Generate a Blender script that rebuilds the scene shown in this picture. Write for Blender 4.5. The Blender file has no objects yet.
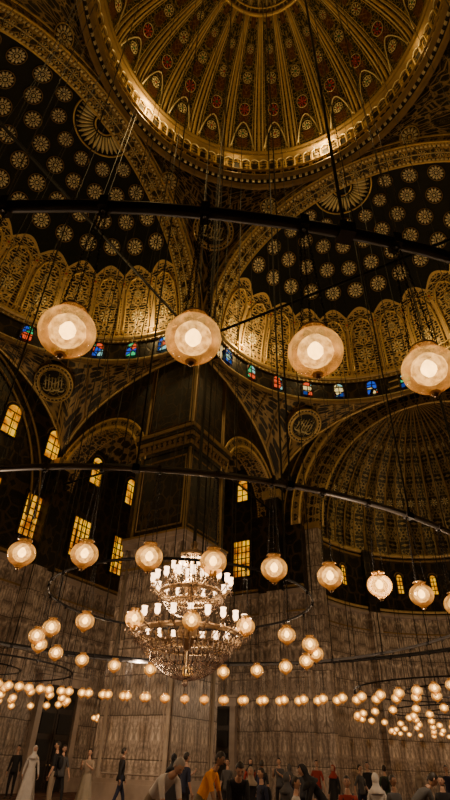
import bpy, math, random
from math import sin, cos, pi, sqrt, radians, atan2
from mathutils import Matrix, Vector
random.seed(7)
scene = bpy.context.scene
COL = scene.collection

# ------------------------------------------------------------------ materials
class NB:
    def __init__(s, name):
        s.m = bpy.data.materials.new(name); s.m.use_nodes = True
        s.nt = s.m.node_tree; s.nt.nodes.clear()
        s.out = s.nt.nodes.new('ShaderNodeOutputMaterial')
    def n(s, t, props=None, **inp):
        nd = s.nt.nodes.new('ShaderNode' + t)
        if props:
            for k, v in props.items(): setattr(nd, k, v)
        for k, v in inp.items():
            key = int(k[1:]) if k[0] == 'i' and k[1:].isdigit() else k.replace('_', ' ')
            sock = nd.inputs[key]
            if isinstance(v, bpy.types.NodeSocket): s.nt.links.new(v, sock)
            else:
                if isinstance(v, tuple) and len(v) == 3 and sock.type == 'RGBA': v = (*v, 1)
                sock.default_value = v
        return nd
    def math(s, op, a, b=0.0, c=0.0):
        return s.n('Math', {'operation': op}, i0=a, i1=b, i2=c).outputs[0]
    def mix(s, f, a, b):
        nd = s.n('MixRGB', None, Fac=f, Color1=a, Color2=b); return nd.outputs[0]
    def ramp(s, f, stops, interp='LINEAR'):
        nd = s.n('ValToRGB', None, Fac=f); cr = nd.color_ramp; cr.interpolation = interp
        while len(cr.elements) < len(stops): cr.elements.new(0.5)
        for e, (p, c) in zip(cr.elements, stops):
            e.position = p; e.color = (c, c, c, 1) if not isinstance(c, tuple) else (*c, 1)
        return nd.outputs[0]
    def done(s, sh):
        s.nt.links.new(sh, s.out.inputs[0]); return s.m

def simple(name, col, rough=.6, metal=0., var=.25, vs=6.):
    b = NB(name)
    tc = b.n('TexCoord').outputs['Object']
    nz = b.n('TexNoise', None, Vector=tc, Scale=vs).outputs[0]
    dk = tuple(c * (1 - var) for c in col); lt = tuple(min(1, c * (1 + var)) for c in col)
    c = b.mix(nz, dk, lt)
    return b.done(b.n('BsdfPrincipled', None, Base_Color=c, Roughness=rough, Metallic=metal).outputs[0])

def emis(name, col, st, sampled=False):
    b = NB(name)
    tc = b.n('TexCoord').outputs['Object']
    nz = b.n('TexNoise', None, Vector=tc, Scale=14.).outputs[0]
    s_ = b.math('MULTIPLY', b.math('ADD', nz, .5), st)
    m = b.done(b.n('Emission', None, Color=col, Strength=s_).outputs[0])
    m.cycles.emission_sampling = 'AUTO' if sampled else 'NONE'
    return m

def ornament(name, ground, gold, period=2., sc=3., width=.10, metal=.4, rough=.45, vmul=1., dots=True, border=None, bump=.3):
    """mirror-symmetric arabesque: u,v in metres, mirrored every 'period'"""
    b = NB(name)
    uv = b.n('UVMap').outputs[0]
    sp = b.n('SeparateXYZ', None, Vector=uv)
    u = b.math('PINGPONG', sp.outputs[0], period / 2)
    v = b.math('PINGPONG', b.math('MULTIPLY', sp.outputs[1], vmul), period * .9)
    vec = b.n('CombineXYZ', None, X=u, Y=v).outputs[0]
    nz = b.n('TexNoise', None, Vector=vec, Scale=sc * .7, Detail=1.).outputs[1]
    vec2 = b.n('MixRGB', {'blend_type': 'ADD'}, Fac=.35, Color1=vec, Color2=nz).outputs[0]
    vo = b.n('TexVoronoi', {'feature': 'DISTANCE_TO_EDGE'}, Vector=vec2, Scale=sc).outputs[0]
    l1 = b.ramp(vo, [(0, 1.), (width, .75), (width * 1.6, 0.)])
    v2 = b.n('TexVoronoi', None, Vector=vec, Scale=sc * 1.9).outputs[0]
    ring = b.ramp(v2, [(.12, 1.), (.2, .1), (.3, .0), (.38, .55), (.46, 0.)])
    mask = b.math('MAXIMUM', l1, b.math('MULTIPLY', ring, .8)) if dots else l1
    big = b.n('TexNoise', None, Vector=uv, Scale=.7, Detail=3.).outputs[0]
    mask = b.math('MULTIPLY', mask, b.ramp(big, [(.2, .45), (.7, 1.)]))
    if border is not None:
        for (a, c) in border:
            e = b.math('MULTIPLY', b.math('GREATER_THAN', sp.outputs[1], a), b.math('LESS_THAN', sp.outputs[1], c))
            chk = b.math('GREATER_THAN', b.math('FRACT', b.math('MULTIPLY', sp.outputs[0], 5.)), .35)
            mask = b.math('MAXIMUM', mask, b.math('MULTIPLY', e, chk))
    col = b.mix(mask, ground, gold)
    bp = b.n('Bump', None, Height=mask, Strength=bump, Distance=.05).outputs[0]
    return b.done(b.n('BsdfPrincipled', None, Base_Color=col, Roughness=rough,
                      Metallic=b.math('MULTIPLY', mask, metal), Normal=bp).outputs[0])

def marble(name):
    b = NB(name)
    uv = b.n('UVMap').outputs[0]
    sp = b.n('SeparateXYZ', None, Vector=uv)
    u = b.math('PINGPONG', sp.outputs[0], .6)
    row = b.math('FLOOR', b.math('DIVIDE', sp.outputs[1], 1.45))
    vec = b.n('CombineXYZ', None, X=b.math('ADD', u, b.math('MULTIPLY', row, 7.3)), Y=b.math('MULTIPLY', sp.outputs[1], .8), Z=row).outputs[0]
    w = b.n('TexWave', None, Vector=vec, Scale=1.3, Distortion=11., Detail=4., Detail_Scale=1.4).outputs[1]
    n = b.n('TexNoise', None, Vector=vec, Scale=2.6, Detail=6., Roughness=.66, Distortion=.8).outputs[0]
    c1 = b.ramp(n, [(.32, (.16, .125, .10)), (.5, (.52, .42, .34)), (.66, (.86, .74, .61))])
    c2 = b.mix(b.ramp(w, [(.45, 0.), (.9, .6)]), c1, (.18, .135, .105))
    br = b.n('TexBrick', {'offset': 0.}, Vector=uv, Color1=(1, 1, 1), Color2=(.68, .66, .64), Mortar=(.3, .27, .24),
             Scale=1., Mortar_Size=.022, Brick_Width=1.2, Row_Height=1.45)
    col = b.n('MixRGB', {'blend_type': 'MULTIPLY'}, Fac=1., Color1=c2, Color2=br.outputs[0]).outputs[0]
    hh = b.math('SUBTRACT', n, b.math('MULTIPLY', br.outputs[1], .8))
    bp = b.n('Bump', None, Height=hh, Strength=.5, Distance=.05).outputs[0]
    return b.done(b.n('BsdfPrincipled', None, Base_Color=col, Roughness=.42, Normal=bp).outputs[0])

def carpet():
    b = NB('red_carpet')
    uv = b.n('TexCoord').outputs['Object']
    vo = b.n('TexVoronoi', {'feature': 'DISTANCE_TO_EDGE'}, Vector=uv, Scale=1.1).outputs[0]
    ck = b.n('TexChecker', None, Vector=uv, Color1=(.10, .02, .015), Color2=(.06, .018, .015), Scale=.6).outputs[0]
    c = b.mix(b.ramp(vo, [(.03, 1.), (.07, 0.)]), ck, (.16, .10, .05))
    return b.done(b.n('BsdfPrincipled', None, Base_Color=c, Roughness=.95).outputs[0])

def stained(name):
    b = NB(name)
    tc = b.n('TexCoord').outputs['Object']
    vo = b.n('TexVoronoi', None, Vector=tc, Scale=2.0)
    hs = b.n('SeparateColor', None, Color=vo.outputs['Color'])
    col = b.n('ValToRGB', None, Fac=hs.outputs[0]); cr = col.color_ramp; cr.interpolation = 'CONSTANT'
    st = [(0, (.02, .07, .5)), (.22, (.03, .5, .16)), (.4, (.9, .65, .22)), (.52, (.01, .04, .2)), (.64, (.8, .08, .02)), (.84, (.25, .55, .5))]
    while len(cr.elements) < len(st): cr.elements.new(.5)
    for e, (p, c) in zip(cr.elements, st): e.position = p; e.color = (*c, 1)
    ed = b.n('TexVoronoi', {'feature': 'DISTANCE_TO_EDGE'}, Vector=tc, Scale=2.0).outputs[0]
    s_ = b.math('MULTIPLY', b.math('GREATER_THAN', ed, .05), 1.3)
    m = b.done(b.n('Emission', None, Color=col.outputs[0], Strength=s_).outputs[0]); m.cycles.emission_sampling = 'NONE'
    return m

def amber():
    b = NB('amber_window_glass')
    tc = b.n('TexCoord').outputs['Object']
    nz = b.n('TexNoise', None, Vector=tc, Scale=1.7, Detail=3.).outputs[0]
    c = b.ramp(nz, [(.3, (.8, .16, .0)), (.5, (1., .40, .0)), (.7, (1., .56, .01))])
    s_ = b.ramp(nz, [(.3, .35), (.6, 1.)])
    m = b.done(b.n('Emission', None, Color=c, Strength=b.math('MULTIPLY', s_, 1.35)).outputs[0]); m.cycles.emission_sampling = 'NONE'
    return m

def globe_glass():
    b = NB('lamp_globe_glass')
    tc = b.n('TexCoord').outputs['Object']
    sp = b.n('SeparateXYZ', None, Vector=tc)
    nz = b.n('TexNoise', None, Vector=tc, Scale=14., Detail=4., Roughness=.6).outputs[0]
    lobes = b.n('TexVoronoi', {'feature': 'SMOOTH_F1'}, Vector=tc, Scale=13.).outputs[0]
    g = b.ramp(b.math('ADD', b.math('MULTIPLY', sp.outputs[2], 3.2), .5), [(.05, .16), (.2, .38), (.42, 1.), (.66, .95), (.9, .35)])
    s_ = b.math('MULTIPLY', b.math('MULTIPLY', g, b.ramp(nz, [(.35, .45), (.65, 1.25)])), b.ramp(lobes, [(.1, 1.2), (.6, .65)]))
    em = b.n('Emission', None, Color=b.mix(g, (1., .27, .035), (1., .46, .10)), Strength=b.math('MULTIPLY', s_, 2.3)).outputs[0]
    tr = b.n('BsdfTransparent', None, Color=(1., .80, .50)).outputs[0]
    gl = b.n('BsdfGlossy', None, Color=(1, .85, .7), Roughness=.1).outputs[0]
    m1 = b.n('MixShader', None, Fac=.08, i1=tr, i2=gl).outputs[0]
    m2 = b.n('MixShader', None, Fac=.42, i1=m1, i2=em).outputs[0]
    m = b.done(m2); m.cycles.emission_sampling = 'NONE'
    return m

def halo_shell():  # added inner shell; its emission imitates the soft glow around the bulb
    b = NB('lamp_inner_frosted_glass')
    tc = b.n('TexCoord').outputs['Object']
    nz = b.n('TexNoise', None, Vector=tc, Scale=26., Detail=2.).outputs[0]
    em = b.n('Emission', None, Color=(1., .58, .20), Strength=b.ramp(nz, [(.35, .9), (.65, 1.)])).outputs[0]
    em2 = b.n('Emission', None, Color=(1., .62, .24), Strength=7.).outputs[0]
    em = b.n('MixShader', None, Fac=b.ramp(nz, [(.4, .15), (.6, .85)]), i1=em, i2=em2).outputs[0]
    tr = b.n('BsdfTransparent', None, Color=(1., .9, .7)).outputs[0]
    m = b.done(b.n('MixShader', None, Fac=.42, i1=tr, i2=em).outputs[0]); m.cycles.emission_sampling = 'NONE'
    return m

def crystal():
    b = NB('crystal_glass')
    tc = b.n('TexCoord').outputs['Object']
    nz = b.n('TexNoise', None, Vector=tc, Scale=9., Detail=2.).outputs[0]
    em = b.n('Emission', None, Color=(1., .50, .26), Strength=b.ramp(nz, [(.42, .0), (.7, .30)])).outputs[0]  # faint emission imitates light sparkling in the crystals
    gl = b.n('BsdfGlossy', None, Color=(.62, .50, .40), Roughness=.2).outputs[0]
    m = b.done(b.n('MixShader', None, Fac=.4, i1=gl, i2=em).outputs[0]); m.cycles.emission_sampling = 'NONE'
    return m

def halfdome_mat(name):
    """u: 0..1 around, v: 0..1 up. Lower zone gilded panels, upper zone dark field."""
    b = NB(name)
    uv = b.n('UVMap').outputs[0]
    sp = b.n('SeparateXYZ', None, Vector=uv)
    U, V = sp.outputs[0], sp.outputs[1]
    pu = b.math('PINGPONG', b.math('MULTIPLY', U, 13.), .5)
    top = b.math('ADD', b.math('MULTIPLY', b.math('SINE', b.math('MULTIPLY', pu, pi)), .05), .33)
    zone = b.math('LESS_THAN', V, top)
    edge = b.math('LESS_THAN', b.math('ABSOLUTE', b.math('SUBTRACT', V, top)), .008)
    vec = b.n('CombineXYZ', None, X=b.math('MULTIPLY', pu, 2.1), Y=b.math('MULTIPLY', V, 14.)).outputs[0]
    nz = b.n('TexNoise', None, Vector=vec, Scale=2., Detail=1.).outputs[1]
    vec2 = b.n('MixRGB', {'blend_type': 'ADD'}, Fac=.5, Color1=vec, Color2=nz).outputs[0]
    vo = b.n('TexVoronoi', {'feature': 'DISTANCE_TO_EDGE'}, Vector=vec2, Scale=2.6).outputs[0]
    a = b.ramp(vo, [(0, 1.), (.06, .8), (.11, 0.)])
    wv = b.n('TexWave', {'wave_type': 'RINGS'}, Vector=vec, Scale=1.6, Distortion=4., Detail=2.).outputs[1]
    a = b.math('MAXIMUM', a, b.ramp(wv, [(.76, 0.), (.88, .75)]))
    rib = b.math('LESS_THAN', pu, .05)
    gm = b.math('MAXIMUM', a, rib)
    gold = b.mix(gm, (.014, .010, .005), (.88, .64, .29))
    fn = b.n('TexVoronoi', {'feature': 'DISTANCE_TO_EDGE'}, Vector=b.n('CombineXYZ', None, X=b.math('MULTIPLY', U, 30.), Y=b.math('MULTIPLY', V, 15.)).outputs[0], Scale=2.2).outputs[0]
    dark = b.mix(b.ramp(fn, [(.0, .2), (.05, 0.)]), (.0015, .004, .0035), (.05, .04, .02))
    col = b.mix(zone, dark, gold)
    col = b.mix(edge, col, (.9, .66, .30))
    h = b.math('MAXIMUM', b.math('MULTIPLY', zone, gm), edge)
    bp = b.n('Bump', None, Height=h, Strength=.6, Distance=.1).outputs[0]
    return b.done(b.n('BsdfPrincipled', None, Base_Color=col, Roughness=b.math('SUBTRACT', .75, b.math('MULTIPLY', h, .33)), Metallic=b.math('MULTIPLY', h, .4), Normal=bp).outputs[0])

def dome_mat(name, npan):
    b = NB(name)
    uv = b.n('UVMap').outputs[0]
    sp = b.n('SeparateXYZ', None, Vector=uv)
    U, V = sp.outputs[0], sp.outputs[1]
    pu = b.math('PINGPONG', b.math('MULTIPLY', U, float(npan)), .5)
    f1 = b.math('LESS_THAN', b.math('ABSOLUTE', b.math('SUBTRACT', pu, .13)), .018)
    f2 = b.math('LESS_THAN', b.math('ABSOLUTE', b.math('SUBTRACT', pu, .2)), .008)
    cen = b.math('GREATER_THAN', pu, .2)
    vec = b.n('CombineXYZ', None, X=b.math('MULTIPLY', pu, 2.4), Y=b.math('MULTIPLY', V, 14.)).outputs[0]
    nz = b.n('TexNoise', None, Vector=vec, Scale=2.5, Detail=1.).outputs[1]
    vec2 = b.n('MixRGB', {'blend_type': 'ADD'}, Fac=.4, Color1=vec, Color2=nz).outputs[0]
    vo = b.n('TexVoronoi', {'feature': 'DISTANCE_TO_EDGE'}, Vector=vec2, Scale=3.6).outputs[0]
    a = b.ramp(vo, [(0, 1.), (.05, .6), (.10, 0.)])
    base = b.mix(cen, (.045, .030, .009), (.008, .014, .007))
    col = b.mix(a, base, (.42, .30, .10))
    fr = b.math('MAXIMUM', f1, f2)
    col = b.mix(fr, col, (.88, .66, .29))
    fld = b.math('MULTIPLY', b.math('GREATER_THAN', pu, .34), b.math('LESS_THAN', b.math('ABSOLUTE', b.math('SUBTRACT', b.math('FRACT', b.math('MULTIPLY', V, 6.2)), .5)), .22))
    col = b.mix(b.math('MULTIPLY', fld, .6), col, (.15, .03, .012))
    h = b.math('MAXIMUM', fr, a)
    bp = b.n('Bump', None, Height=h, Strength=.4, Distance=.06).outputs[0]
    return b.done(b.n('BsdfPrincipled', None, Base_Color=col, Roughness=.42, Metallic=b.math('MULTIPLY', h, .4), Normal=bp).outputs[0])

GOLD = simple('gilded_plaster', (.82, .57, .23), .38, .45, .3, 3.)
PALE = simple('pale_gilding', (.94, .76, .44), .45, .25, .2, 3.)
ROSE = simple('rosette_ivory_gilding', (1., .85, .58), .5, .0, .1, 3.)
DGOLD = simple('aged_gilding', (.34, .22, .08), .5, .35, .4, 2.)
DARK = simple('dark_painted_ground', (.010, .008, .006), .7, 0, .4)
RED = simple('red_enamel', (.50, .05, .02), .5)
GREEN = simple('green_enamel', (.03, .28, .10), .5)
LIP = simple('lips', (.32, .12, .09), .5)
IRON = simple('black_iron', (.014, .013, .015), .45, .5, .3)
STEEL = simple('grey_painted_iron', (.12, .115, .12), .45, .5, .3)
BRASS = simple('aged_brass', (.40, .28, .16), .35, .7, .3)
WOOD = simple('dark_carved_wood', (.025, .014, .008), .55, 0, .4)
MARB = marble('alabaster_panels')
MARBF = simple('alabaster_moulding', (.40, .32, .26), .45, 0, .4, 2.)
PEND = ornament('pendentive_arabesque', (.005, .005, .004), (.54, .38, .16), 2.4, 2.2, .065)
BAND = ornament('arch_band_ornament', (.015, .010, .005), (.62, .42, .16), 1.2, 3.4, .08, border=[(0, .12), (1.08, 1.2)])
BAND2 = ornament('arch_face_ornament', (.008, .006, .004), (.62, .44, .18), .8, 4., .10)
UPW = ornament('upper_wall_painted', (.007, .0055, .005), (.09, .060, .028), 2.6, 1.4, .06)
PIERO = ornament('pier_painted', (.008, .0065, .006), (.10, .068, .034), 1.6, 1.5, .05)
FANM = ornament('fan_pendentive', (.020, .014, .007), (.58, .40, .16), 1.6, 2.2, .09)
DRUMM = ornament('drum_ornament', (.014, .010, .005), (.80, .56, .22), 1.0, 3.6, .11)
CALL = ornament('calligraphy_gold_on_black', (.002, .002, .002), (.4, .3, .1), .9, 2.6, .03, dots=False)
HDM = halfdome_mat('half_dome_painting')
DOMM = dome_mat('main_dome_painting', 24)
STAIN = stained('stained_glass')
AMB = amber()
GLOBE = globe_glass()
HALO = halo_shell()
BULB = emis('lamp_bulb_glow', (1., .74, .38), 18.)
SHADE = emis('candle_shade_glow', (1., .60, .32), 7.)
CRYS = crystal()
CARP = carpet()

# ------------------------------------------------------------------ mesh builder
class MB:
    def __init__(s, mats):
        s.v = []; s.f = []; s.mi = []; s.uv = []; s.mats = mats; s.M = Matrix.Identity(4); s.sm = []
    def idx(s, m):
        if m not in s.mats: s.mats.append(m)
        return s.mats.index(m)
    def add(s, vs, fs, m, uv=None, smooth=True):
        o = len(s.v); M = s.M
        for i, p in enumerate(vs):
            s.v.append(M @ Vector(p))
            s.uv.append(uv[i] if uv else (p[0] + p[1], p[2]))
        k = s.idx(m)
        for f in fs:
            s.f.append(tuple(o + i for i in f)); s.mi.append(k); s.sm.append(smooth)
    def box(s, c, d, m, rz=0., M=None):
        R = M if M is not None else Matrix.Rotation(rz, 4, 'Z')
        vs = []
        for a in (-1, 1):
            for b in (-1, 1):
                for e in (-1, 1):
                    p = R @ Vector((a * d[0] / 2, b * d[1] / 2, e * d[2] / 2))
                    vs.append((c[0] + p.x, c[1] + p.y, c[2] + p.z))
        s.add(vs, [(0, 1, 3, 2), (4, 6, 7, 5), (0, 4, 5, 1), (2, 3, 7, 6), (0, 2, 6, 4), (1, 5, 7, 3)], m, smooth=False)
    def grid(s, f, nu, nv, m, uf=None, smooth=True):
        vs = []; uv = []
        for j in range(nv + 1):
            for i in range(nu + 1):
                a, b = i / nu, j / nv
                vs.append(f(a, b)); uv.append(uf(a, b) if uf else (a, b))
        fs = [(j * (nu + 1) + i, j * (nu + 1) + i + 1, (j + 1) * (nu + 1) + i + 1, (j + 1) * (nu + 1) + i) for j in range(nv) for i in range(nu)]
        s.add(vs, fs, m, uv, smooth)
    def lathe(s, prof, n, c, m, a0=0., a1=2 * pi, smooth=True, uscale=1.):
        L = [0.]
        for i in range(1, len(prof)): L.append(L[-1] + math.dist(prof[i], prof[i - 1]))
        rm = max(p[0] for p in prof)
        k = len(prof) - 1
        def f(a, b):
            j = int(round(b * k)); r, z = prof[j]; t = a0 + (a1 - a0) * a
            return (c[0] + r * cos(t), c[1] + r * sin(t), c[2] + z)
        s.grid(f, n, k, m, lambda a, b: ((a1 - a0) * a * rm * uscale, L[int(round(b * k))]), smooth)
    def tube(s, pts, r, m, n=6, closed=False):
        pts = [Vector(p) for p in pts]; N = len(pts); vs = []
        rr = r if isinstance(r, (list, tuple)) else [r] * N
        pu = None
        for i, p in enumerate(pts):
            if closed: t = pts[(i + 1) % N] - pts[i - 1]
            else: t = pts[min(i + 1, N - 1)] - pts[max(i - 1, 0)]
            t.normalize()
            if pu is None:
                ref = Vector((0, 0, 1)) if abs(t.z) < .9 else Vector((1, 0, 0))
                u = t.cross(ref).normalized()
            else:
                u = (pu - t * pu.dot(t)).normalized()
            pu = u; w = t.cross(u)
            for k in range(n):
                a = 2 * pi * k / n; q = p + (u * cos(a) + w * sin(a)) * rr[i]; vs.append(tuple(q))
        fs = []
        for i in range(N if closed else N - 1):
            j = (i + 1) % N
            for k in range(n):
                fs.append((i * n + k, i * n + (k + 1) % n, j * n + (k + 1) % n, j * n + k))
        if not closed:
            fs.append(tuple(range(n))); fs.append(tuple((N - 1) * n + k for k in range(n)))
        s.add(vs, fs, m)
    def ball(s, c, r, m, nu=10, nv=6, M=None):
        r = r if isinstance(r, tuple) else (r, r, r)
        def f(a, b):
            t = 2 * pi * a; p = -pi / 2 + pi * b
            q = Vector((r[0] * cos(p) * cos(t), r[1] * cos(p) * sin(t), r[2] * sin(p)))
            if M is not None: q = M @ q
            return (c[0] + q.x, c[1] + q.y, c[2] + q.z)
        s.grid(f, nu, nv, m)
    def octa(s, c, r, h, m):
        x, y, z = c
        s.add([(x + r, y, z), (x, y + r, z), (x - r, y, z), (x, y - r, z), (x, y, z + h * .4), (x, y, z - h * .6)],
              [(0, 1, 4), (1, 2, 4), (2, 3, 4), (3, 0, 4), (1, 0, 5), (2, 1, 5), (3, 2, 5), (0, 3, 5)], m, smooth=False)
    def build(s, name, parent=None, loc=None):
        me = bpy.data.meshes.new(name)
        me.from_pydata([tuple(v) for v in s.v], [], s.f)
        for m in s.mats: me.materials.append(m)
        me.polygons.foreach_set('material_index', s.mi)
        me.polygons.foreach_set('use_smooth', s.sm)
        ul = me.uv_layers.new(name='UVMap')
        li = [0] * len(me.loops); me.loops.foreach_get('vertex_index', li)
        flat = []
        for i in li: flat.extend(s.uv[i])
        ul.data.foreach_set('uv', flat)
        me.update()
        ob = bpy.data.objects.new(name, me); COL.objects.link(ob)
        if parent: ob.parent = parent
        if loc: ob.location = loc
        return ob

def RZ(k): return Matrix.Rotation(k * pi / 2, 4, 'Z')

ZS = 23.8      # springing of the four great arches
ZR = 33.6      # ring of the main dome
ZM = 10.0      # top of alabaster dado
W = 20.3       # half width of hall
YC = 11.2      # centre plane of half-domes
HR = 9.4
ZD = 21.8

# ------------------------------------------------------------------ floor
mb = MB([]); mb.grid(lambda a, b: (-21 + 42 * a, -21 + 53 * b, 0), 8, 8, CARP, smooth=False); mb.build('floor')

# ------------------------------------------------------------------ rosette template
def rosette(mb, c, nrm, R, petals=12, core=GOLD, pet=PALE, ringm=GOLD, up=Vector((0, 0, 1)), sx=1.):
    nrm = Vector(nrm).normalized()
    x = up.cross(nrm)
    if x.length < .05: x = Vector((1, 0, 0)).cross(nrm)
    x.normalize(); y = nrm.cross(x)
    old = mb.M
    T = Matrix(((x.x * sx, y.x, nrm.x, c[0]), (x.y * sx, y.y, nrm.y, c[1]), (x.z * sx, y.z, nrm.z, c[2]), (0, 0, 0, 1)))
    mb.M = old @ T
    n = 20
    mb.tube([(R * cos(2 * pi * i / n), R * sin(2 * pi * i / n), .03) for i in range(n)], R * .05, ringm, 4, True)
    for i in range(petals):
        a = 2 * pi * i / petals
        Mx = Matrix.Rotation(a, 3, 'Z')
        mb.ball((R * .66 * cos(a), R * .66 * sin(a), .02), (R * .25, R * .145, R * .08), pet, 6, 4, Mx)
    mb.tube([(R * .36 * cos(2 * pi * i / 12), R * .36 * sin(2 * pi * i / 12), .03) for i in range(12)], R * .05, pet, 4, True)
    mb.ball((0, 0, .02), (R * .2, R * .2, R * .1), core, 8, 4)
    mb.M = old

def medallion(mb, c, nrm, R):
    nrm = Vector(nrm).normalized(); up = Vector((0, 0, 1)); x = up.cross(nrm).normalized(); y = nrm.cross(x)
    old = mb.M
    mb.M = old @ Matrix(((x.x, y.x, nrm.x, c[0]), (x.y, y.y, nrm.y, c[1]), (x.z, y.z, nrm.z, c[2]), (0, 0, 0, 1)))
    n = 36
    mb.grid(lambda a, b: (R * 1.2 * b * cos(2 * pi * a), R * 1.2 * b * sin(2 * pi * a), .06), n, 3, CALL, lambda a, b: (R * b * cos(2 * pi * a) + 5, R * b * sin(2 * pi * a) + 5))
    mb.lathe([(R * 1.2, -.5), (R * 1.2, .06)], n, (0, 0, 0), DGOLD)
    for rr, w, m in ((R, .07, GOLD), (R * 1.2, .06, GOLD), (R * .9, .02, GOLD)):
        mb.tube([(rr * cos(2 * pi * i / n), rr * sin(2 * pi * i / n), .08) for i in range(n)], w, m, 5, True)
    for i in range(28):
        a = 2 * pi * i / 28; mb.ball((R * 1.1 * cos(a), R * 1.1 * sin(a), .07), .055, ROSE, 5, 3)
    rd = random.Random(int(c[0] * 10) + 5)
    for i in range(6):
        x0 = R * (-.5 + .2 * i); h = R * (.38 + .25 * rd.random()) * (1 - abs(i - 2.5) * .08)
        mb.tube([(x0 - .04 * R, -R * .3, .09), (x0, 0, .09), (x0 + .05 * R, h, .09)], [R * .03, R * .045, R * .025], PALE, 4)
    for i in range(4):
        x0 = R * (-.42 + .28 * i); y0 = R * (-.28 - .06 * (i % 2)); q = R * (.2 + .05 * rd.random())
        mb.tube([(x0 + q * cos(t), y0 + q * .7 * sin(t), .1) for t in [pi * .9 + k * pi * 1.15 / 8 for k in range(9)]], [R * (.015 + .04 * sin(pi * k / 8)) for k in range(9)], PALE, 4)
    mb.tube([(R * (-.6 + .15 * k), R * (.12 + .12 * sin(k * 1.1)), .11) for k in range(9)], R * .028, PALE, 4)
    for i in range(8):
        a = rd.random() * 6.28; mb.ball((R * .6 * cos(a), R * .6 * sin(a), .09), R * .04, PALE, 5, 3)
    mb.M = old

# ------------------------------------------------------------------ main dome
mb = MB([])
def ring(prof, m, n=96): mb.lathe(prof, n, (0, 0, 0), m)
ring([(10.0, ZR - .25), (9.75, ZR - .2), (9.7, ZR)], DGOLD)
ring([(9.7, ZR), (9.55, ZR + .05), (9.55, ZR + .25)], DARK)
ring([(9.55, ZR + .25), (9.25, ZR + .32), (9.25, ZR + .42), (9.5, ZR + .45)], DGOLD)
ring([(9.5, ZR + .45), (9.6, ZR + .5), (9.6, ZR + 1.05), (9.45, ZR + 1.1)], DRUMM)
ring([(9.45, ZR + 1.1), (9.35, ZR + 1.12), (9.35, ZR + 1.2), (9.6, ZR + 1.25)], DGOLD)
ring([(9.6, ZR + 1.25), (9.62, ZR + 2.7)], DRUMM)
ring([(9.6, ZR + 2.7), (9.3, ZR + 2.78), (9.2, ZR + 2.9), (9.4, ZR + 2.95)], DGOLD)
ring([(9.4, ZR + 2.95), (9.4, ZR + 3.3)], DARK)
ring([(9.4, ZR + 3.3), (9.2, ZR + 3.4), (9.3, ZR + 3.5)], DGOLD)
for i in range(150):
    a = 2 * pi * i / 150
    mb.box((9.62 * cos(a), 9.62 * sin(a), ZR + .12), (.18, .18, .2), PALE, a)
for i in range(96):
    a = 2 * pi * i / 96
    mb.tube([(9.42 * cos(a), 9.42 * sin(a), ZR + 1.25), (9.42 * cos(a), 9.42 * sin(a), ZR + 2.3)], .055, GOLD, 5)
    a2 = a + 2 * pi / 96
    mb.tube([(9.42 * cos(a + (a2 - a) * t), 9.42 * sin(a + (a2 - a) * t), ZR + 2.3 + .3 * sin(pi * t)) for t in (0, .25, .5, .75, 1)], .04, PALE, 4)
    if i % 2 == 0: mb.box((9.56 * cos(a + .033), 9.56 * sin(a + .033), ZR + 1.8), (.08, .34, .8), DARK, a + .033)
for i in range(120):
    a = 2 * pi * i / 120; mb.ball((9.4 * cos(a), 9.4 * sin(a), ZR + 3.15), .09, PALE, 5, 4)
DZ = ZR + 3.4; DR = 9.35; DH = 9.2
def dm(u, v): 
    a = 2 * pi * u; p = v * pi / 2
    return (DR * cos(p) * cos(a), DR * cos(p) * sin(a), DZ + DH * sin(p))
mb.grid(dm, 96, 32, DOMM)
for i in range(24):
    a = 2 * pi * i / 24
    for da, r, m in ((0, .10, GOLD), (.028, .035, PALE), (-.028, .035, PALE)):
        mb.tube([((DR - .05) * cos(p) * cos(a + da), (DR - .05) * cos(p) * sin(a + da), DZ + (DH - .05) * sin(p)) for p in [k * radians(67) / 14 for k in range(15)]], r, m, 5)
    b = a + pi / 24
    for jj, (p, R, sx) in enumerate(((radians(13), .42, .8), (radians(27), .52, .75), (radians(42), .40, .8), (radians(54), .28, .8))):
        c = Vector((DR * cos(p) * cos(b), DR * cos(p) * sin(b), DZ + DH * sin(p))); nn = Vector((-c.x, -c.y, -(c.z - DZ)))
        rosette(mb, c * 1. + nn.normalized() * .05, nn, R, 8, RED if (i + jj) % 2 else GREEN, PALE if jj != 1 else RED, PALE, sx=sx)
    pts = []
    for k in range(9):
        t = k / 8; aa = a + pi / 12 * (.16 + .68 * t); p = radians(3 + 17 * sin(pi * t) ** .7) if 0 < t < 1 else radians(3)
        pts.append(((DR - .08) * cos(p) * cos(aa), (DR - .08) * cos(p) * sin(aa), DZ + (DH - .08) * sin(p)))
    mb.tube(pts, .05, PALE, 4)
for p, r in ((67, .14), (69.5, .06), (78, .08)):
    q = radians(p); mb.tube([((DR - .05) * cos(q) * cos(2 * pi * k / 64), (DR - .05) * cos(q) * sin(2 * pi * k / 64), DZ + (DH - .05) * sin(q)) for k in range(64)], r, GOLD, 5, True)
for i in range(32):
    a = 2 * pi * i / 32
    mb.tube([((DR - .05) * cos(q) * cos(a), (DR - .05) * cos(q) * sin(a), DZ + (DH - .05) * sin(q)) for q in (radians(70), radians(74), radians(78))], [.05, .12, .04], PALE, 5)
mb.build('main_dome')

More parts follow.
